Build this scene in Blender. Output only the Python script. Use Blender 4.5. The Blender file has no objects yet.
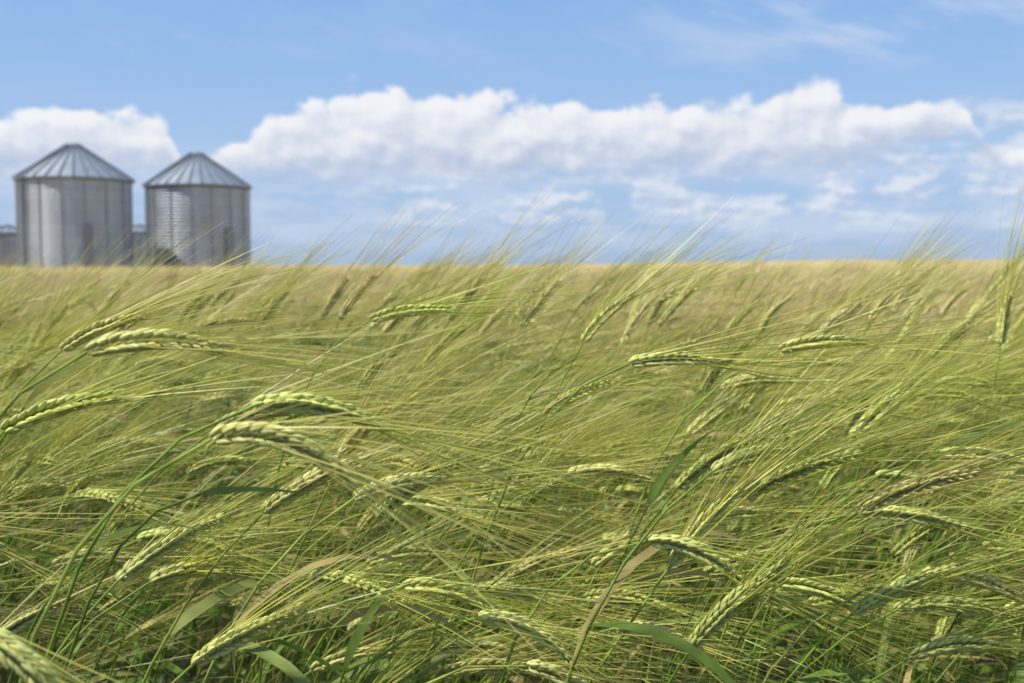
import bpy, math, random
import numpy as np
from mathutils import Vector
rng = np.random.default_rng(11)
random.seed(5)
scene = bpy.context.scene
R = math.radians

def sstep(a, b, x):
    t = np.clip((np.asarray(x, dtype=float) - a) / (b - a), 0, 1)
    return t * t * (3 - 2 * t)

def hill(x, y):
    return 1.25 * sstep(60, 190, y) * sstep(0, 60, x)

def nrm(v):
    return v / (np.linalg.norm(v, axis=-1, keepdims=True) + 1e-9)

# ------------------------------------------------------------------ materials
def newmat(name):
    m = bpy.data.materials.new(name); m.use_nodes = True
    nt = m.node_tree
    for n in list(nt.nodes): nt.nodes.remove(n)
    out = nt.nodes.new('ShaderNodeOutputMaterial')
    return m, nt, out

def plant_mat(name, rough, trans, nscale, var, spec=0.3):
    m, nt, out = newmat(name)
    L = nt.links.new
    at = nt.nodes.new('ShaderNodeAttribute'); at.attribute_name = 'Col'
    csrc = at.outputs['Color']
    p = nt.nodes.new('ShaderNodeBsdfPrincipled')
    p.inputs['Roughness'].default_value = rough
    p.inputs['Specular IOR Level'].default_value = spec
    if nscale > 0:
        tc = nt.nodes.new('ShaderNodeTexCoord')
        no = nt.nodes.new('ShaderNodeTexNoise'); no.inputs['Scale'].default_value = nscale; no.inputs['Detail'].default_value = 1
        L(tc.outputs['Object'], no.inputs['Vector'])
        mr = nt.nodes.new('ShaderNodeMapRange')
        mr.inputs['From Min'].default_value = 0.3; mr.inputs['From Max'].default_value = 0.7
        mr.inputs['To Min'].default_value = 1 - var; mr.inputs['To Max'].default_value = 1 + var
        L(no.outputs['Fac'], mr.inputs['Value'])
        mul = nt.nodes.new('ShaderNodeVectorMath'); mul.operation = 'SCALE'
        L(at.outputs['Color'], mul.inputs[0]); L(mr.outputs['Result'], mul.inputs['Scale'])
        csrc = mul.outputs['Vector']
    L(csrc, p.inputs['Base Color'])
    if trans <= 0:
        L(p.outputs[0], out.inputs['Surface']); return m
    t = nt.nodes.new('ShaderNodeBsdfTranslucent'); L(csrc, t.inputs['Color'])
    mx = nt.nodes.new('ShaderNodeMixShader'); mx.inputs[0].default_value = trans
    L(p.outputs[0], mx.inputs[1]); L(t.outputs[0], mx.inputs[2]); L(mx.outputs[0], out.inputs['Surface'])
    return m
M_AWN = plant_mat('barley_awn', 0.40, 0.35, 0, 0.2, spec=0.5)
M_KER = plant_mat('barley_kernel', 0.6, 0.15, 240, 0.18, spec=0.2)
M_LEAF = plant_mat('barley_leaf', 0.5, 0.4, 45, 0.3, spec=0.3)

CG = dict(awn=(0.49, 0.50, 0.085), ker=(0.60, 0.63, 0.18), leaf=(0.10, 0.19, 0.020), stem=(0.17, 0.27, 0.035))
CY = dict(awn=(0.85, 0.63, 0.28), ker=(0.82, 0.64, 0.32), leaf=(0.48, 0.38, 0.15), stem=(0.52, 0.42, 0.15))
MI = dict(awn=0, ker=1, leaf=2, stem=2)

class Tpl:
    def __init__(s): s.V=[]; s.F=[]; s.M=[]; s.G=[]; s.Y=[]; s.n=0
    def add(s, V, F, kind, mul=None, cg=None, cy=None):
        V = V.reshape(-1, 3); s.V.append(V); s.F.append(F.reshape(-1, 4) + s.n); s.n += len(V)
        s.M.append(np.full(len(F.reshape(-1, 4)), MI[kind]))
        g = np.tile(np.array(cg or CG[kind]), (len(V), 1)); y = np.tile(np.array(cy or CY[kind]), (len(V), 1))
        if mul is not None:
            g = g * mul.reshape(-1, 1); y = y * mul.reshape(-1, 1)
        s.G.append(g); s.Y.append(y)
    def done(s):
        s.V=np.concatenate(s.V).astype(np.float32); s.F=np.concatenate(s.F).astype(np.int32)
        s.M=np.concatenate(s.M).astype(np.int32); s.G=np.concatenate(s.G).astype(np.float32); s.Y=np.concatenate(s.Y).astype(np.float32)
        return s

def strip_faces(A, S, K, closed):
    idx = np.arange(A*S*K).reshape(A, S, K)
    if closed:
        nx = np.roll(idx, -1, axis=2)
        return np.stack([idx[:, :-1], nx[:, :-1], nx[:, 1:], idx[:, 1:]], -1).reshape(-1, 4)
    return np.stack([idx[:, :-1, :-1], idx[:, :-1, 1:], idx[:, 1:, 1:], idx[:, 1:, :-1]], -1).reshape(-1, 4)

def add_leaf(T, r, b, az, e0, e1, LL, wd, S, lod, tw0, tw1, cg=None):
    q=np.linspace(0, 1, S)
    el=np.radians(e0+(e1-e0)*q**1.2); azq=az*(1-0.5*q)
    dd=np.stack([np.cos(el)*np.cos(azq), np.cos(el)*np.sin(azq), np.sin(el)], -1)
    C=b+np.concatenate([np.zeros((1,3)), np.cumsum((dd[:-1]+dd[1:])/2*(LL/(S-1)), 0)])
    tw=tw0+tw1*q
    sd=nrm(np.cross(dd, np.array([0,0,1.0]))); up=np.cross(sd, dd)
    sd2=np.cos(tw)[:,None]*sd+np.sin(tw)[:,None]*up; up2=np.cross(sd2, dd)
    w=wd*(np.clip(q*6+0.22,0,1)*(1-q**2.0)+0.03)
    if lod<2:
        V=np.stack([C-sd2*w[:,None]+up2*w[:,None]*0.25, C, C+sd2*w[:,None]+up2*w[:,None]*0.25],1); KK=3
    else:
        V=np.stack([C-sd2*w[:,None], C+sd2*w[:,None]],1); KK=2
    T.add(V, strip_faces(1,S,KK,False),'leaf', mul=np.repeat(r.uniform(.8,1.2)*(1+0.25*q**3),KK), cg=cg)

def make_plant(r, hx, hz, th0, th1, L=0.085, lean=0.18, lod=0, dy=0.0, awnL=0.145, awnfan=1.0, leaves=None, roll=None, leaftop=0.8, nawn=42):
    T = Tpl()
    P3 = np.array([hx, 0, hz]); t0 = np.array([math.cos(R(th0)), 0, math.sin(R(th0))])
    P2 = P3 - t0*(0.14 + 0.08*r.random()); P1 = np.array([hx-lean, dy*0.6, hz*0.62]); P0 = np.array([hx-lean*1.15, dy, 0])
    nS = [12, 6, 3, 2][lod]
    t = np.linspace(0, 1, nS+1)[:, None]
    if lod >= 2: t = np.linspace(0.35, 1, nS+1)[:, None]
    def bez(t): return (1-t)**3*P0+3*(1-t)**2*t*P1+3*(1-t)*t*t*P2+t**3*P3
    C = bez(t)
    rad = [0.0012, 0.0015, 0.0026, 0.006][lod]
    K = [5, 3, 2, 2][lod]
    if lod < 2:
        tan = nrm(np.gradient(C, axis=0)); B = np.array([0, 1.0, 0]); N = nrm(np.cross(tan, B))
        ang = np.arange(K)*2*math.pi/K
        rr = np.linspace(1.6, 0.75, nS+1)[:, None, None]*rad
        V = C[:, None] + rr*(np.cos(ang)[None, :, None]*N[:, None] + np.sin(ang)[None, :, None]*B)
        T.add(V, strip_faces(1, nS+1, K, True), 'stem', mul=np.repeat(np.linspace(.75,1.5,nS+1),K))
    else:
        side = np.array([0.8, 0.6, 0])*rad
        V = np.stack([C-side, C+side], 1); T.add(V, strip_faces(1, nS+1, 2, False), 'stem')
    nsp = 40
    ss = np.linspace(0, 1, nsp+1); th = np.radians(th0 + (th1-th0)*ss**0.8)
    d = np.stack([np.cos(th), np.zeros_like(th), np.sin(th)], -1)
    wob = 0.12*np.sin(ss*5+r.random()*6); d[:, 1] = wob*0.6; d = nrm(d)
    sp = P3 + np.concatenate([np.zeros((1, 3)), np.cumsum((d[:-1]+d[1:])/2*(L/nsp), 0)])
    rl = r.uniform(0, math.pi) if roll is None else roll
    def frame(s):
        i = np.clip((s*nsp).astype(int), 0, nsp); tt = d[i]; p = sp[i]
        b = nrm(np.array([0, 1.0, 0]) - tt*tt[:, 1:2]); n = np.cross(tt, b)
        u = math.cos(rl)*b + math.sin(rl)*n; v = -math.sin(rl)*b + math.cos(rl)*n
        return p, tt, u, v
    nn = [25, 13, 0, 0][lod]
    if lod < 2:
        s = (np.arange(nn)+0.3)/nn*0.95
        p, tt, u, v = frame(s)
        sg = np.where(np.arange(nn) % 2 == 0, 1.0, -1.0)[:, None]
        size = (0.60+0.40*np.sin(np.clip(s*1.12+0.18, 0, 1)*math.pi)**0.7)[:, None]
        pb=[]; db=[]; sz=[]
        lat = [(0, 1.0), (1, 0.88), (-1, 0.88)] if lod == 0 else [(0, 1.25)]
        for l, k in lat:
            off = sg*u*(0.0019*size) + l*v*0.0020*size
            dr = nrm(tt + sg*u*0.31*(1-0.35*abs(l)) + l*v*0.26 + r.normal(0, 0.04, tt.shape))
            pb.append(p+off); db.append(dr); sz.append(size*k*(1+r.normal(0, 0.06, size.shape)))
        pb=np.concatenate(pb); db=np.concatenate(db); sz=np.concatenate(sz)
        if lod == 0:
            rt=np.array([0, .2, .5, .78, 1.0]); rw=np.array([.35, .88, 1, .62, .12]); KK=5
        else:
            rt=np.array([0, .4, 1.0]); rw=np.array([.5, 1, .15]); KK=4
        kl=0.0118; kw=0.0022 if lod==0 else 0.0029
        uu = nrm(np.cross(db, np.array([0.13, 0.31, 0.94]))); vv=np.cross(db, uu)
        ang=np.arange(KK)*2*math.pi/KK
        V = pb[:, None, None] + db[:, None, None]*(rt[None, :, None, None]*kl*sz[:, None, None]) + \
            (rw[None, :, None, None]*kw*sz[:, None, None])*(np.cos(ang)[None, None, :, None]*uu[:, None, None]+np.sin(ang)[None, None, :, None]*vv[:, None, None])
        shade = np.repeat(1+r.normal(0, 0.10, len(pb)), len(rt)*KK) * np.tile(np.repeat(np.linspace(0.78, 1.15, len(rt)), KK), len(pb))
        T.add(V, strip_faces(len(pb), len(rt), KK, True), 'ker', mul=shade)
        tips = pb + db*kl*sz*0.92; adir = db
        keep = r.permutation(len(tips))[:nawn] if lod==0 else np.concatenate([np.arange(len(tips)), np.arange(0,len(tips),2)])
        tips=tips[keep]; adir=adir[keep]; tloc=np.tile(tt, (3 if lod==0 else 1, 1))[keep]
    else:
        ns=4 if lod==2 else 3
        s=np.linspace(0, 1, ns); p,tt,u,v=frame(s); w=np.sin(np.linspace(0.4, 2.9, ns))*([0,0,0.0058,0.009][lod]); KK=4 if lod==2 else 3
        ang=np.arange(KK)*2*math.pi/KK
        V=p[:,None]+w[:,None,None]*(np.cos(ang)[None,:,None]*u[:,None]+np.sin(ang)[None,:,None]*v[:,None])
        T.add(V, strip_faces(1, ns, KK, True), 'ker')
        na=[0,0,11,7][lod]; s=r.random(na); tips,tloc,u,v=frame(s)
        adir=nrm(tloc+0.25*u*r.normal(0,1,(na,1))+0.25*v*r.normal(0,1,(na,1)))
    A=len(tips)
    d0 = nrm(tloc*0.9+adir*0.55*awnfan + r.normal(0, 0.06*awnfan, (A, 3)))
    wind = np.array([1.0, 0, -0.02])
    d1 = nrm(d0*1.0 + wind*0.25 + r.normal(0, 0.10*awnfan, (A, 3)))
    S=[5,3,2,2][lod]
    q=np.linspace(0, 1, S)[None, :, None]
    AL=(awnL*r.uniform(0.65, 1.15, A))[:, None, None]
    P=tips[:, None]+AL*(d0[:, None]*(q-q*q/2)+d1[:, None]*(q*q/2))
    side=nrm(np.cross(d0, r.normal(0, 1, (A, 3))))
    w0=[0.00046,0.0007,0.0015,0.0034][lod]; W=(w0*np.linspace(1, 0.22, S))[None, :, None]
    V=np.stack([P-side[:, None]*W, P+side[:, None]*W], 2)
    shade=np.repeat(r.uniform(0.7, 1.3, A), S*2)
    T.add(V, strip_faces(A, S, 2, False), 'awn', mul=shade)
    nl = leaves if leaves is not None else [4,3,2,1][lod]
    for i in range(nl):
        tl = r.uniform(0.30, leaftop) if lod<3 else 0.75
        b = bez(np.array([[tl]]))[0]
        e0=r.uniform(15, 65)
        k=r.random(); cg=None
        if k<0.13: cg=(0.50,0.40,0.14)
        elif k<0.45: cg=(0.22,0.33,0.055)
        elif k<0.55: cg=(0.14,0.24,0.07)
        add_leaf(T, r, b, r.normal(0,1.0), e0, e0-r.uniform(40,120), r.uniform(0.12,0.24), r.uniform(0.0030,0.0058)*[1,1.1,1.5,2.2][lod], [9,5,3,3][lod], lod, r.uniform(-.8,.8), r.uniform(-1.4,1.4), cg)
    return T.done()

def rand_tpl(lod, r):
    hz = r.normal(0.90, 0.07)
    k = r.random()
    if k < 0.28: th0=r.uniform(50,80); th1=th0-r.uniform(10,35)
    elif k < 0.62: th0=r.uniform(25,55); th1=th0-r.uniform(20,50)
    else: th0=r.uniform(0,35); th1=th0-r.uniform(25,60)
    hz = min(hz, 1.01 - 0.05*(th0/80))
    if lod>=2: hz-=0.02
    return make_plant(r, 0.0, hz, th0, th1, L=r.uniform(0.068,0.095), lean=r.uniform(0.08,0.26), lod=lod, dy=r.uniform(-.06,.06), awnL=r.uniform(0.135,0.185))

NT=[28,26,20,14]
TPL=[[rand_tpl(l, rng) for _ in range(NT[l])] for l in range(4)]

def bake(name, items, parent):
    nv=sum(len(i[0].V) for i in items); nf=sum(len(i[0].F) for i in items)
    V=np.empty((nv,3),np.float32); F=np.empty((nf,4),np.int32); M=np.empty(nf,np.int32); C=np.ones((nv,4),np.float32)
    a=b=0
    for (T,x,y,z,yaw,s,g,br) in items:
        c,sn=math.cos(yaw)*s,math.sin(yaw)*s
        n=len(T.V); m=len(T.F)
        V[a:a+n,0]=T.V[:,0]*c-T.V[:,1]*sn+x; V[a:a+n,1]=T.V[:,0]*sn+T.V[:,1]*c+y; V[a:a+n,2]=T.V[:,2]*s+z
        C[a:a+n,:3]=np.minimum((T.G*(1-g)+T.Y*g)*br,0.85)
        F[b:b+m]=T.F+a; M[b:b+m]=T.M
        a+=n; b+=m
    me=bpy.data.meshes.new(name)
    me.vertices.add(nv); me.vertices.foreach_set('co', V.ravel())
    me.loops.add(nf*4); me.loops.foreach_set('vertex_index', F.ravel())
    me.polygons.add(nf); me.polygons.foreach_set('loop_start', np.arange(0,nf*4,4,dtype=np.int32))
    me.polygons.foreach_set('material_index', M)
    me.polygons.foreach_set('use_smooth', np.ones(nf,bool))
    for mm in (M_AWN,M_KER,M_LEAF): me.materials.append(mm)
    at=me.attributes.new('Col','FLOAT_COLOR','POINT'); at.data.foreach_set('color', C.ravel())
    me.update(calc_edges=True)
    ob=bpy.data.objects.new(name,me); scene.collection.objects.link(ob); ob.parent=parent
    print(name, len(items), nf)
    return ob

field=bpy.data.objects.new('barley_field',None); scene.collection.objects.link(field)

def patch(x,y):
    return 0.5+0.25*math.sin(x*1.7+1.3*math.sin(y*0.9))+0.25*math.sin(y*1.1+x*0.6+2)

def scatter(lod, y0, y1, dens, pad):
    items=[]
    ymid=np.linspace(y0,y1,400); wid=2*(0.47*ymid+pad); area=wid.mean()*(y1-y0)
    n=int(area*dens)
    ys=rng.choice(ymid,size=n,p=wid/wid.sum())+rng.uniform(-.5,.5,n)*(y1-y0)/400
    xs=rng.uniform(-1,1,n)*(0.47*ys+pad)
    for x,y in zip(xs,ys):
        if y<0.78 and -1.0<x<0.6: continue
        g=float(np.clip(0.04+0.60*sstep(1.1,4.2,y)+0.34*sstep(3.5,8,y)+0.36*(patch(x,y)-0.5)+rng.normal(0,0.17),0,1))
        br=float(np.clip(rng.normal(1,0.14),.65,1.3))*(1+0.12*float(sstep(5,14,y)))
        h=1.0+0.045*(patch(x*0.8+4,y*0.8)-0.5)
        items.append((TPL[lod][rng.integers(NT[lod])],x,y,float(hill(x,y)),rng.normal(0,0.45),float(np.clip(rng.normal(h,0.05),.87,1.10)),g,br))
    return items
near=scatter(0,0.6,1.7,180,0.45)
# individually modelled plants of the front edge: head base (x, depth, height), start angle, end angle, length
hero=[(-.149,.56,1.064,22,-52,.084),(-.225,.60,1.104,22,-16,.080),(-.147,.64,1.070,14,-30,.082),(.097,.80,.954,5,-50,.083),
(-.024,.80,.898,5,-55,.083),(.076,.82,.884,8,-45,.080),(-.234,.50,.985,-30,-60,.060),(-.002,1.2,.925,38,5,.078),
(-.137,1.1,1.097,22,-4,.080),(.072,1.15,1.072,60,28,.078),(.093,.90,1.072,15,-12,.082),(.235,1.0,1.075,22,-8,.082),
(.323,1.0,.963,5,-28,.075),(.264,.85,.963,6,-18,.082),(.312,.85,.916,6,-32,.082),(.361,.95,.991,12,-20,.078),
(.165,1.0,.920,25,-10,.078),(.19,.95,.873,0,-25,.075),(-.059,1.25,.87,5,-25,.075),(.409,1.1,.805,22,-20,.072),
(.376,1.0,.812,8,-15,.078),(-.377,.95,1.079,38,10,.080),(-.315,.70,1.047,32,5,.082),(-.065,.90,.839,22,-20,.078),
(-.161,1.1,.79,42,10,.078),(-.20,.70,.90,36,22,.085),(.56,1.3,1.06,86,78,.06),(.01,.78,.87,-10,-50,.08),
(.21,.88,.90,4,-38,.075),(-.10,.95,.95,12,-30,.075),(.05,1.0,.965,18,-20,.075),(-.30,.9,.93,18,-28,.075),(-.08,.82,.915,12,-35,.078),(.42,1.0,.90,10,-30,.078)]
for (x,y,z,a,b,L) in hero:
    T=make_plant(rng,0.0,z,a,b,L=L,lean=rng.uniform(0.08,0.2),lod=0,dy=rng.uniform(0,.12),awnL=rng.uniform(.14,.18),leaves=2,roll=rng.uniform(-.5,.5)+math.pi/2,leaftop=0.55,nawn=34)
    near.append((T,x,y,0.0,rng.normal(0,0.08),1.0,float(np.clip(rng.normal(0.15,.1),0,1)),1.12))
# taller, more upright stalks whose beards stand above the crop
tall=[(-.22,1.45,1.08,62,42),(-.27,1.6,1.07,66,50),(-.17,1.5,1.06,52,30),(-.36,1.6,1.06,60,40),(.22,1.7,1.06,55,35),(.16,1.6,1.05,60,40),
    (.52,1.65,1.07,58,38),(.57,1.8,1.07,64,46),(.47,1.7,1.05,50,28),(-.62,1.7,1.07,60,42),(-.52,1.5,1.06,45,20),(.36,1.9,1.04,55,35),(-.05,1.8,1.04,58,35),(.72,1.8,1.06,60,40)]
for i in range(36):
    yy=rng.uniform(1.4,3.2); tall.append((rng.uniform(-.5,.5)*yy,yy,rng.normal(1.05,.02),rng.uniform(45,75),rng.uniform(20,45)))
for (x,y,z,a,b) in tall:
    T=make_plant(rng,0.0,z,a,b,L=.078,lean=rng.uniform(0.08,0.2),lod=0,awnL=.155,leaves=2,leaftop=.7,nawn=30)
    near.append((T,x,y,0.0,rng.normal(0,0.25),1.0,float(np.clip(rng.normal(0.45,.12),0,1)),1.0))
# broad blades of the late tillers: start (x,depth,height), azimuth, rise, end angle, length, half width, twist, colour
for (x,y,z,az,e0,e1,LL,wd,tw,cg) in [(-.172,.62,1.024,0,8,-12,.066,.0036,.9,(.30,.40,.10)),(.160,.90,.90,0,62,-62,.15,.0034,.5,(.20,.31,.06)),
    (-.345,.80,1.05,.2,50,-25,.11,.0040,.7,(.34,.37,.10)),(.366,.95,1.00,0,12,28,.10,.006,.8,(.24,.35,.10)),(.112,.92,.955,-.2,62,35,.085,.0065,1.0,(.24,.34,.07)),
    (.262,1.0,.89,0,22,-18,.085,.0045,.8,(.20,.31,.08)),(.062,1.1,1.06,0,18,-12,.09,.0030,.5,(.50,.36,.10)),(-.07,.85,.84,.3,55,30,.13,.0055,.9,(.24,.34,.08)),
    (-.28,.75,.96,0,35,-60,.12,.0045,.6,(.24,.34,.08)),(-.12,.8,.86,-.3,70,20,.14,.0055,.6,(.20,.30,.06)),(.3,.95,.84,.2,65,-10,.15,.0055,.6,(.20,.30,.06)),(-.02,1.05,.93,.2,10,-25,.11,.005,.7,(.28,.36,.10)),
    (.36,.9,.87,.1,60,-20,.13,.0045,.7,(.22,.33,.07)),(.22,.88,.83,-.3,55,-40,.13,.005,.6,(.24,.34,.08)),(.02,.85,.82,.2,50,-20,.12,.005,.8,(.26,.36,.08))]:
    T=Tpl(); P3=np.array([0,0,z]); t0=np.array([math.cos(R(e0))*math.cos(az),math.cos(R(e0))*math.sin(az),math.sin(R(e0))])
    P2=P3-t0*.12; P1=np.array([-.14,.03,z*.6]); P0=np.array([-.17,.06,0]); t=np.linspace(0,1,15)[:,None]
    C=(1-t)**3*P0+3*(1-t)**2*t*P1+3*(1-t)*t*t*P2+t**3*P3
    tan=nrm(np.gradient(C,axis=0)); N=nrm(np.cross(tan,np.array([0,1.0,.1]))); B=np.cross(N,tan); ang=np.arange(5)*2*math.pi/5
    rr=np.linspace(.0017,.0008,15)[:,None,None]
    V=C[:,None]+rr*(np.cos(ang)[None,:,None]*N[:,None]+np.sin(ang)[None,:,None]*B[:,None])
    T.add(V,strip_faces(1,15,5,True),'stem'); add_leaf(T,rng,P3,az,e0,e1,LL,wd,14,0,tw,-.5,cg)
    near.append((T.done(),x,y,0.0,0.0,1.0,0.05,1.0))
bake('stalks_front',near,field)
bake('stalks_middle',scatter(1,1.7,4.5,165,0.5),field)
bake('stalks_back',scatter(2,4.5,11,85,0.7),field)
bake('stalks_far',scatter(3,11,40,20,1.2)+scatter(3,40,100,2,2.0),field)

# ------------------------------------------------------------------ ground + far canopy
def polar(name, radii, nseg, zf, mat, parent=None):
    vs=[];fs=[]
    for r_ in radii:
        for k in range(nseg):
            a=2*math.pi*k/nseg; x=r_*math.sin(a); y=r_*math.cos(a); vs.append((x,y,zf(x,y)))
    for i in range(len(radii)-1):
        for k in range(nseg):
            k2=(k+1)%nseg; fs.append((i*nseg+k,(i+1)*nseg+k,(i+1)*nseg+k2,i*nseg+k2))
    me=bpy.data.meshes.new(name); me.from_pydata(vs,[],fs); me.materials.append(mat)
    for p in me.polygons: p.use_smooth=True
    ob=bpy.data.objects.new(name,me); scene.collection.objects.link(ob)
    if parent: ob.parent=parent
    return ob
def noise_mat(name,c1,c2,scale,stretch=(1,1,1)):
    m,nt,out=newmat(name); L=nt.links.new
    tc=nt.nodes.new('ShaderNodeTexCoord'); mp=nt.nodes.new('ShaderNodeMapping'); mp.inputs['Scale'].default_value=stretch
    n=nt.nodes.new('ShaderNodeTexNoise'); n.inputs['Scale'].default_value=scale; n.inputs['Detail'].default_value=4
    r_=nt.nodes.new('ShaderNodeValToRGB'); r_.color_ramp.elements[0].position=.32; r_.color_ramp.elements[1].position=.68
    r_.color_ramp.elements[0].color=(*c1,1); r_.color_ramp.elements[1].color=(*c2,1)
    p=nt.nodes.new('ShaderNodeBsdfDiffuse')
    L(tc.outputs['Object'],mp.inputs[0]); L(mp.outputs[0],n.inputs['Vector']); L(n.outputs['Fac'],r_.inputs[0]); L(r_.outputs[0],p.inputs['Color'])
    L(p.outputs[0],out.inputs[0])
    return m
radii=[0.02]+list(np.geomspace(1,4000,70))
polar('ground',radii,120,lambda x,y: float(hill(x,y)),noise_mat('soil',(0.035,0.032,0.016),(0.09,0.075,0.04),3.0))
cr=list(np.geomspace(20,3500,110))
def canz(x,y):
    return float(hill(x,y))+0.80+0.05*math.sin(x*0.9+1.3*math.sin(y*.5))*math.sin(y*0.31+x*.2)+random.uniform(-.05,.05)
polar('canopy_distant',cr,420,canz,noise_mat('barley_canopy',(0.38,0.30,0.14),(0.60,0.46,0.23),0.35,(1,0.2,1)),field)

# ------------------------------------------------------------------ silos
def metal(name,base,rough,metallic,uv=True):
    m,nt,out=newmat(name); L=nt.links.new
    p=nt.nodes.new('ShaderNodeBsdfPrincipled'); p.inputs['Metallic'].default_value=metallic; p.inputs['Roughness'].default_value=rough
    tc=nt.nodes.new('ShaderNodeTexCoord')
    br=nt.nodes.new('ShaderNodeTexBrick'); br.inputs['Scale'].default_value=1.0
    br.inputs['Brick Width'].default_value=2.8; br.inputs['Row Height'].default_value=0.84; br.inputs['Mortar Size'].default_value=0.02
    br.inputs['Color1'].default_value=(*[b*0.92 for b in base],1); br.inputs['Color2'].default_value=(*[b*1.06 for b in base],1)
    br.inputs['Mortar'].default_value=(*[b*0.7 for b in base],1); br.inputs['Mortar Smooth'].default_value=0.5
    n=nt.nodes.new('ShaderNodeTexNoise'); n.inputs['Scale'].default_value=0.9; n.inputs['Detail'].default_value=5
    mp=nt.nodes.new('ShaderNodeMapping'); mp.inputs['Scale'].default_value=(1.5,1.5,0.3)
    L(tc.outputs['Object'],mp.inputs[0]); L(mp.outputs[0],n.inputs['Vector'])
    mr=nt.nodes.new('ShaderNodeMapRange'); mr.inputs['From Min'].default_value=.3; mr.inputs['From Max'].default_value=.7; mr.inputs['To Min'].default_value=.85; mr.inputs['To Max'].default_value=1.1
    L(n.outputs['Fac'],mr.inputs[0])
    vm=nt.nodes.new('ShaderNodeVectorMath'); vm.operation='SCALE'
    if uv:
        L(tc.outputs['UV'],br.inputs['Vector']); L(br.outputs['Color'],vm.inputs[0])
    else: vm.inputs[0].default_value=base
    L(mr.outputs[0],vm.inputs['Scale']); L(vm.outputs[0],p.inputs['Base Color']); L(p.outputs[0],out.inputs[0])
    return m
M_WALL=metal('galvanised_wall',(0.39,0.42,0.46),0.5,0.55)
M_ROOF=metal('galvanised_roof',(0.33,0.37,0.41),0.55,0.45,False)
M_TRIM=metal('steel_trim',(0.17,0.19,0.21),0.55,0.4,False)
M_DARK=metal('hatch_steel',(0.22,0.23,0.25),0.55,0.3,False)

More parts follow.
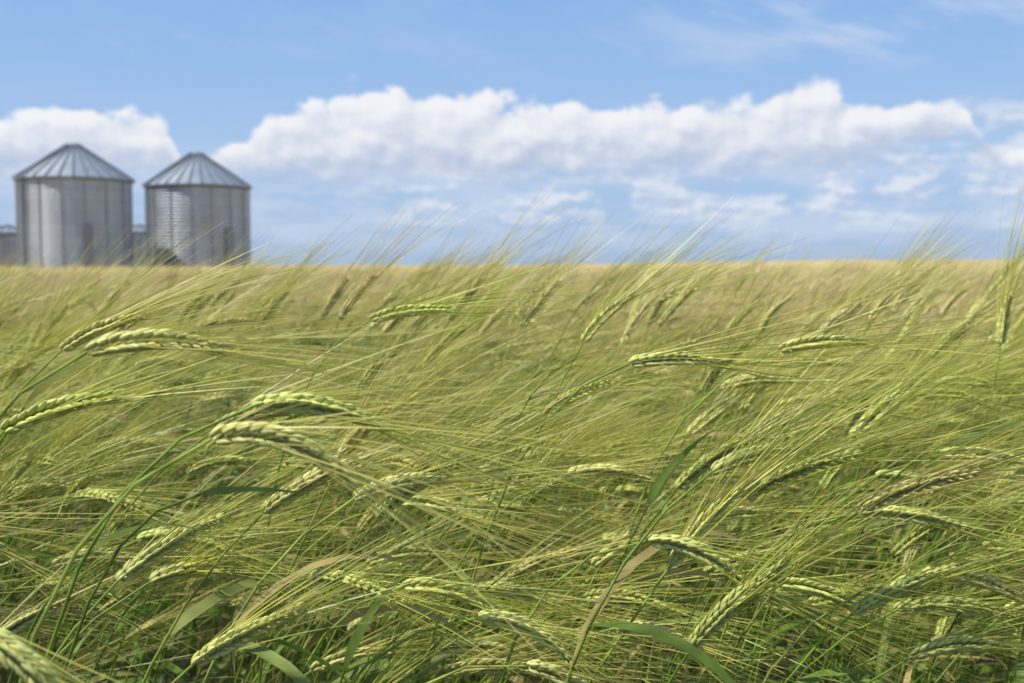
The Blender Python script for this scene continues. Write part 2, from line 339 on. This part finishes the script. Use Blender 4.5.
def mesh_ob(name,vs,fs,mat,parent,smooth=False,uvs=None):
    me=bpy.data.meshes.new(name); me.from_pydata(vs,[],fs); me.materials.append(mat)
    if smooth:
        for p in me.polygons: p.use_smooth=True
    if uvs is not None:
        ul=me.uv_layers.new(name='UVMap')
        for l in me.loops: ul.data[l.index].uv=uvs[l.vertex_index]
    ob=bpy.data.objects.new(name,me); scene.collection.objects.link(ob); ob.parent=parent; return ob
def box(vs,fs,c,ax,ay,az):
    c=Vector(c);ax=Vector(ax);ay=Vector(ay);az=Vector(az);b=len(vs)
    for i in (-1,1):
        for j in (-1,1):
            for k in (-1,1): vs.append(tuple(c+ax*i+ay*j+az*k))
    for f in ((0,1,3,2),(4,6,7,5),(0,4,5,1),(2,3,7,6),(0,2,6,4),(1,5,7,3)): fs.append(tuple(b+q for q in f))
def silo(name,x,y,z0,rad,wall,apex,ladder_az,hatch_az,nrib=28):
    E=bpy.data.objects.new(name,None); scene.collection.objects.link(E); E.location=(x,y,z0)
    ns=128; pitch=0.28; nr=int(wall/pitch*6); vs=[];fs=[];uv=[]
    for i in range(nr+1):
        z=wall*i/nr; r_=rad+0.030*math.sin(2*math.pi*z/pitch)
        for k in range(ns+1):
            a=2*math.pi*k/ns; vs.append((r_*math.cos(a),r_*math.sin(a),z)); uv.append((a*rad,z))
    for i in range(nr):
        for k in range(ns):
            b=i*(ns+1)+k; fs.append((b,b+1,b+ns+2,b+ns+1))
    mesh_ob('corrugated_wall',vs,fs,M_WALL,E,True,uv)
    vs=[];fs=[]; ro=rad+0.22; ze=wall-0.02; rc=0.55; zc=apex-0.28
    rings=[(ro,ze-0.06),(ro,ze+0.03),(rad*0.6,ze+0.03+(zc-ze)*(1-(rad*0.6-rc)/(ro-rc))),(rc,zc)]
    n=nrib*4
    for (r_,z) in rings:
        for k in range(n):
            a=2*math.pi*k/n; vs.append((r_*math.cos(a),r_*math.sin(a),z))
    for i in range(len(rings)-1):
        for k in range(n):
            k2=(k+1)%n; fs.append((i*n+k,i*n+k2,(i+1)*n+k2,(i+1)*n+k))
    mesh_ob('conical_roof',vs,fs,M_ROOF,E)
    vs=[];fs=[]
    for k in range(nrib):
        a=2*math.pi*(k+.5)/nrib; er=Vector((math.cos(a),math.sin(a),0)); et=Vector((-math.sin(a),math.cos(a),0))
        p0=er*ro+Vector((0,0,ze+0.03)); p1=er*rc+Vector((0,0,zc)); d=(p1-p0); up=d.normalized().cross(et).normalized()
        if up.z<0: up=-up
        box(vs,fs,(p0+p1)/2+up*0.05,d*0.5,et*0.04,up*0.05)
    mesh_ob('roof_ribs',vs,fs,M_TRIM,E)
    vs=[];fs=[];n=96
    for (r_,z) in ((rad+0.04,wall-0.22),(rad+0.08,wall-0.22),(rad+0.08,wall-0.09),(rad+0.04,wall-0.09)):
        for k in range(n): a=2*math.pi*k/n; vs.append((r_*math.cos(a),r_*math.sin(a),z))
    for i in range(4):
        for k in range(n): fs.append((i*n+k,((i+1)%4)*n+k,((i+1)%4)*n+(k+1)%n,i*n+(k+1)%n))
    mesh_ob('eave_ring',vs,fs,M_TRIM,E)
    vs=[];fs=[];n=32
    prof=[(rc+.08,zc-.05),(rc+.08,zc+.12),(rc-.1,zc+.24),(0.2,apex-.02),(0.02,apex+.05)]
    for (r_,z) in prof:
        for k in range(n): a=2*math.pi*k/n; vs.append((r_*math.cos(a),r_*math.sin(a),z))
    for i in range(len(prof)-1):
        for k in range(n): fs.append((i*n+k,i*n+(k+1)%n,(i+1)*n+(k+1)%n,(i+1)*n+k))
    mesh_ob('roof_cap',vs,fs,M_ROOF,E)
    vs=[];fs=[]
    for k in range(16):
        a=2*math.pi*k/16+.13; er=Vector((math.cos(a),math.sin(a),0)); et=Vector((-math.sin(a),math.cos(a),0))
        box(vs,fs,er*(rad+0.05)+Vector((0,0,wall/2-.15)),er*0.03,et*0.02,Vector((0,0,wall/2-.15)))
    mesh_ob('wall_stiffeners',vs,fs,M_WALL,E)
    vs=[];fs=[]; a=ladder_az; er=Vector((math.cos(a),math.sin(a),0)); et=Vector((-math.sin(a),math.cos(a),0)); c=er*(rad+0.28)
    for s in (-.25,.25): box(vs,fs,c+et*s+Vector((0,0,wall/2)),er*.05,et*.05,Vector((0,0,wall/2+.1)))
    for i in range(int(wall/.3)): box(vs,fs,c+Vector((0,0,.2+i*.3)),er*.02,et*.2,Vector((0,0,.02)))
    sl=(Vector((0,0,zc))+er*rc)-(er*ro+Vector((0,0,ze))); m0=er*ro+Vector((0,0,ze+.2))
    for s in (-.2,.2): box(vs,fs,m0+sl*.5+et*s,sl*.5,et*.03,Vector((0,0,.03)))
    mesh_ob('ladder',vs,fs,M_TRIM,E)
    vs=[];fs=[]; a=hatch_az; er=Vector((math.cos(a),math.sin(a),0)); et=Vector((-math.sin(a),math.cos(a),0))
    box(vs,fs,er*(rad+.07)+Vector((0,0,2.6)),er*.08,et*.36,Vector((0,0,1.5)))
    mesh_ob('access_door',vs,fs,M_DARK,E)
    return E
silo('grain_silo',-33.2,87,0,4.12,7.60,10.4,R(232),R(-58))
silo('grain_silo',-26.25,95.7,0,4.18,7.68,10.6,R(222),R(-40))
silo('storage_bin',-49.6,112,0,2.2,4.3,5.2,R(200),R(-80),16)
silo('storage_bin',-42.6,130,0,2.0,4.9,5.9,R(200),R(-80),16)

# ------------------------------------------------------------------ sun
EL=57
sd=Vector((-0.80,-0.30,0.0)).normalized()*math.cos(R(EL)); sd.z=math.sin(R(EL))
sl=bpy.data.lights.new('sun','SUN'); sl.energy=5.0; sl.angle=R(0.6); sl.color=(1.0,0.95,0.86)
so=bpy.data.objects.new('sun',sl); scene.collection.objects.link(so); so.rotation_euler=(-sd).to_track_quat('-Z','Y').to_euler(); so.location=(0,0,30)

# ------------------------------------------------------------------ sky
w=bpy.data.worlds.new('World'); scene.world=w; w.use_nodes=True
nt=w.node_tree
for n in list(nt.nodes): nt.nodes.remove(n)
L=nt.links.new
def mth(op,a,b=None,c=None,clamp=False):
    n=nt.nodes.new('ShaderNodeMath'); n.operation=op; n.use_clamp=clamp
    for i,q in enumerate((a,b,c)):
        if q is None: continue
        if isinstance(q,(int,float)): n.inputs[i].default_value=q
        else: L(q,n.inputs[i])
    return n.outputs[0]
def sm(x,a,b,lo=0,hi=1):
    n=nt.nodes.new('ShaderNodeMapRange'); n.interpolation_type='SMOOTHSTEP'
    L(x,n.inputs['Value']); n.inputs['From Min'].default_value=a; n.inputs['From Max'].default_value=b
    n.inputs['To Min'].default_value=lo; n.inputs['To Max'].default_value=hi
    return n.outputs[0]
def comb(x,y,z=0.0):
    n=nt.nodes.new('ShaderNodeCombineXYZ')
    for i,q in enumerate((x,y,z)):
        if isinstance(q,(int,float)): n.inputs[i].default_value=q
        else: L(q,n.inputs[i])
    return n.outputs[0]
def noise(vec,scale,detail=5,rough=.55,dist=0.0):
    n=nt.nodes.new('ShaderNodeTexNoise'); n.noise_dimensions='2D'; n.inputs['Scale'].default_value=scale; n.inputs['Detail'].default_value=detail
    n.inputs['Roughness'].default_value=rough; n.inputs['Distortion'].default_value=dist; L(vec,n.inputs['Vector']); return n.outputs['Fac']
def voro(vec,scale):
    n=nt.nodes.new('ShaderNodeTexVoronoi'); n.voronoi_dimensions='2D'; n.feature='F1'; n.inputs['Scale'].default_value=scale
    n.inputs['Detail'].default_value=1; n.inputs['Roughness'].default_value=.5
    L(vec,n.inputs['Vector']); return n.outputs['Distance']
def mixc(f,a,b):
    n=nt.nodes.new('ShaderNodeMix'); n.data_type='RGBA'
    if isinstance(f,(int,float)): n.inputs[0].default_value=f
    else: L(f,n.inputs[0])
    for i,q in ((6,a),(7,b)):
        if isinstance(q,tuple): n.inputs[i].default_value=(*q,1)
        else: L(q,n.inputs[i])
    return n.outputs[2]
def curve(x,pts):
    n=nt.nodes.new('ShaderNodeFloatCurve'); c=n.mapping.curves[0]
    while len(c.points)>2: c.points.remove(c.points[1])
    c.points[0].location=pts[0]; c.points[-1].location=pts[-1]
    for p in pts[1:-1]: c.points.new(*p)
    n.mapping.update(); L(x,n.inputs['Value']); return n.outputs[0]
tc=nt.nodes.new('ShaderNodeTexCoord'); sx=nt.nodes.new('ShaderNodeSeparateXYZ'); L(tc.outputs['Generated'],sx.inputs[0])
U=mth('MULTIPLY',mth('ARCTAN2',sx.outputs[0],sx.outputs[1]),57.2958)
Vv=mth('MULTIPLY',mth('ARCSINE',sx.outputs[2]),57.2958)
un=mth('DIVIDE',mth('ADD',U,30),60,clamp=True)
def prof(tab): return [((a+30)/60,b/12) for a,b in tab]
T=mth('MULTIPLY',curve(un,prof([(-30,6.6),(-24.2,7.1),(-19.9,7.5),(-17,7.2),(-15.4,5.4),(-13.9,6.0),(-11.5,7.5),(-9.1,8.5),(-6.6,8.9),(-3.1,8.7),(2.4,8.4),(6.9,8.1),(12.3,8.4),(14.2,9.2),(16.6,8.2),(20.5,7.9),(22.2,6.4),(24.2,5.6),(30,6.5)])),12)
B=mth('MULTIPLY',curve(un,prof([(-30,4.0),(-24.2,4.0),(-15.4,4.3),(-9,4.3),(-3,4.3),(0,4.3),(5,4.6),(9.7,4.6),(14,4.7),(18,5.1),(21,6.0),(24.2,3.8),(30,4.0)])),12)
def puff(u_,v_):
    vec=comb(u_,mth('MULTIPLY',v_,1.35))
    wn=mth('MULTIPLY',mth('SUBTRACT',noise(vec,1.1,2),.5),1.1)
    vec2=comb(mth('ADD',u_,wn),mth('ADD',mth('MULTIPLY',v_,1.35),wn))
    a=mth('SUBTRACT',noise(vec,0.36,6,.54),.5)
    b=mth('SUBTRACT',.42,voro(vec2,.45))
    return mth('ADD',mth('MULTIPLY',a,1.8),mth('MULTIPLY',b,.75))
n0=puff(U,Vv); n1=puff(mth('SUBTRACT',U,0.35),mth('ADD',Vv,0.5))
dt=mth('ADD',mth('SUBTRACT',T,Vv),mth('MULTIPLY',n0,1.1))
db=mth('ADD',mth('SUBTRACT',Vv,B),mth('MULTIPLY',mth('SUBTRACT',noise(comb(U,mth('MULTIPLY',Vv,3.0)),.35,4),.5),2.6))
mask=mth('MULTIPLY',sm(dt,0.0,0.55),sm(db,-0.7,0.9))
hfrac=mth('DIVIDE',mth('SUBTRACT',Vv,B),mth('MAXIMUM',mth('SUBTRACT',T,B),0.5))
relief_shade=mth('SUBTRACT',n0,n1)  # cloud light and shade painted in: noise compared with a copy offset sunwards
lit=mth('ADD',mth('ADD',mth('MULTIPLY',hfrac,.85),mth('MULTIPLY',relief_shade,.46)),0.15)
litc=sm(lit,-0.05,1.0)
K=10.0 # background strength is 0.1
def c(r_,g,b): return (r_*K,g*K,b*K)
cloud=mixc(litc,c(.47,.56,.74),c(.89,.90,.94))
sky=nt.nodes.new('ShaderNodeTexSky'); sky.sky_type='NISHITA'; sky.sun_disc=False; sky.sun_elevation=R(EL); sky.sun_rotation=math.atan2(sd.x,sd.y)
sky.air_density=1.0; sky.dust_density=0.6; sky.ozone_density=1.5
ramp=nt.nodes.new('ShaderNodeValToRGB'); rr=ramp.color_ramp
L(mth('DIVIDE',Vv,30,clamp=True),ramp.inputs[0])
rr.elements[0].position=0; rr.elements[0].color=(.38,.54,.81,1); rr.elements[1].position=1; rr.elements[1].color=(.15,.32,.70,1)
e=rr.elements.new(.2); e.color=(.39,.58,.89,1); e=rr.elements.new(.42); e.color=(.28,.50,.88,1)
vs_=nt.nodes.new('ShaderNodeVectorMath'); vs_.operation='SCALE'; L(ramp.outputs[0],vs_.inputs[0]); vs_.inputs['Scale'].default_value=K
base=mixc(0.82,sky.outputs[0],vs_.outputs[0])
hz=noise(comb(U,mth('MULTIPLY',Vv,4.5)),.16,3,.5)
hm=mth('MULTIPLY',mth('MULTIPLY',sm(hz,.38,.66),mth('MULTIPLY',sm(Vv,0.0,1.5),sm(Vv,6.5,4.5))),.6)
col=mixc(hm,base,c(.58,.68,.86))
wz=noise(comb(mth('ADD',U,mth('ADD',mth('MULTIPLY',Vv,1.5),31)),mth('MULTIPLY',Vv,2.4)),.17,6,.6)
wm=mth('MULTIPLY',mth('MULTIPLY',sm(wz,.42,.76),mth('MULTIPLY',sm(Vv,8.5,10.5),sm(U,4,16,.25,1))),.5)
col=mixc(wm,col,c(.72,.78,.90))
def p3(du,dv): return comb(mth('ADD',U,40+du),mth('MULTIPLY',mth('ADD',Vv,dv),2.1))
s0=noise(p3(0,0),.30,6,.55); s1=noise(p3(-.2,.3),.30,6,.55)
env=mth('MULTIPLY',mth('MULTIPLY',sm(Vv,0.9,2.8),sm(Vv,6.2,4.9)),sm(U,-10,-3,.25,1))
envr=mth('MULTIPLY',mth('MULTIPLY',sm(U,18.5,21.5),sm(Vv,8.2,6.5)),sm(Vv,2.0,4.0))
env=mth('MAXIMUM',env,envr)
smask=mth('MULTIPLY',sm(s0,.36,.62),env)
slit=sm(mth('ADD',mth('MULTIPLY',mth('SUBTRACT',s0,s1),5.0),.5),0,1)  # small clouds: bright and shaded sides painted from the same kind of offset
scol=mixc(slit,c(.50,.60,.80),c(.77,.82,.90))
col=mixc(mth('MULTIPLY',smask,.85),col,scol)
col=mixc(mask,col,cloud)
bg=nt.nodes.new('ShaderNodeBackground'); bg.inputs['Strength'].default_value=0.1; L(col,bg.inputs['Color'])
wo=nt.nodes.new('ShaderNodeOutputWorld'); L(bg.outputs[0],wo.inputs[0])

# ------------------------------------------------------------------ camera
cam=bpy.data.cameras.new('camera'); co=bpy.data.objects.new('camera',cam); scene.collection.objects.link(co)
co.location=(0,0,1.15); co.rotation_euler=(R(90-3.83),0,0); cam.lens=40; cam.sensor_width=36; cam.clip_start=0.02; cam.clip_end=8000
cam.dof.use_dof=True; cam.dof.focus_distance=0.82; cam.dof.aperture_fstop=11
scene.camera=co
scene.view_settings.view_transform='Standard'; scene.view_settings.look='None'; scene.view_settings.exposure=0
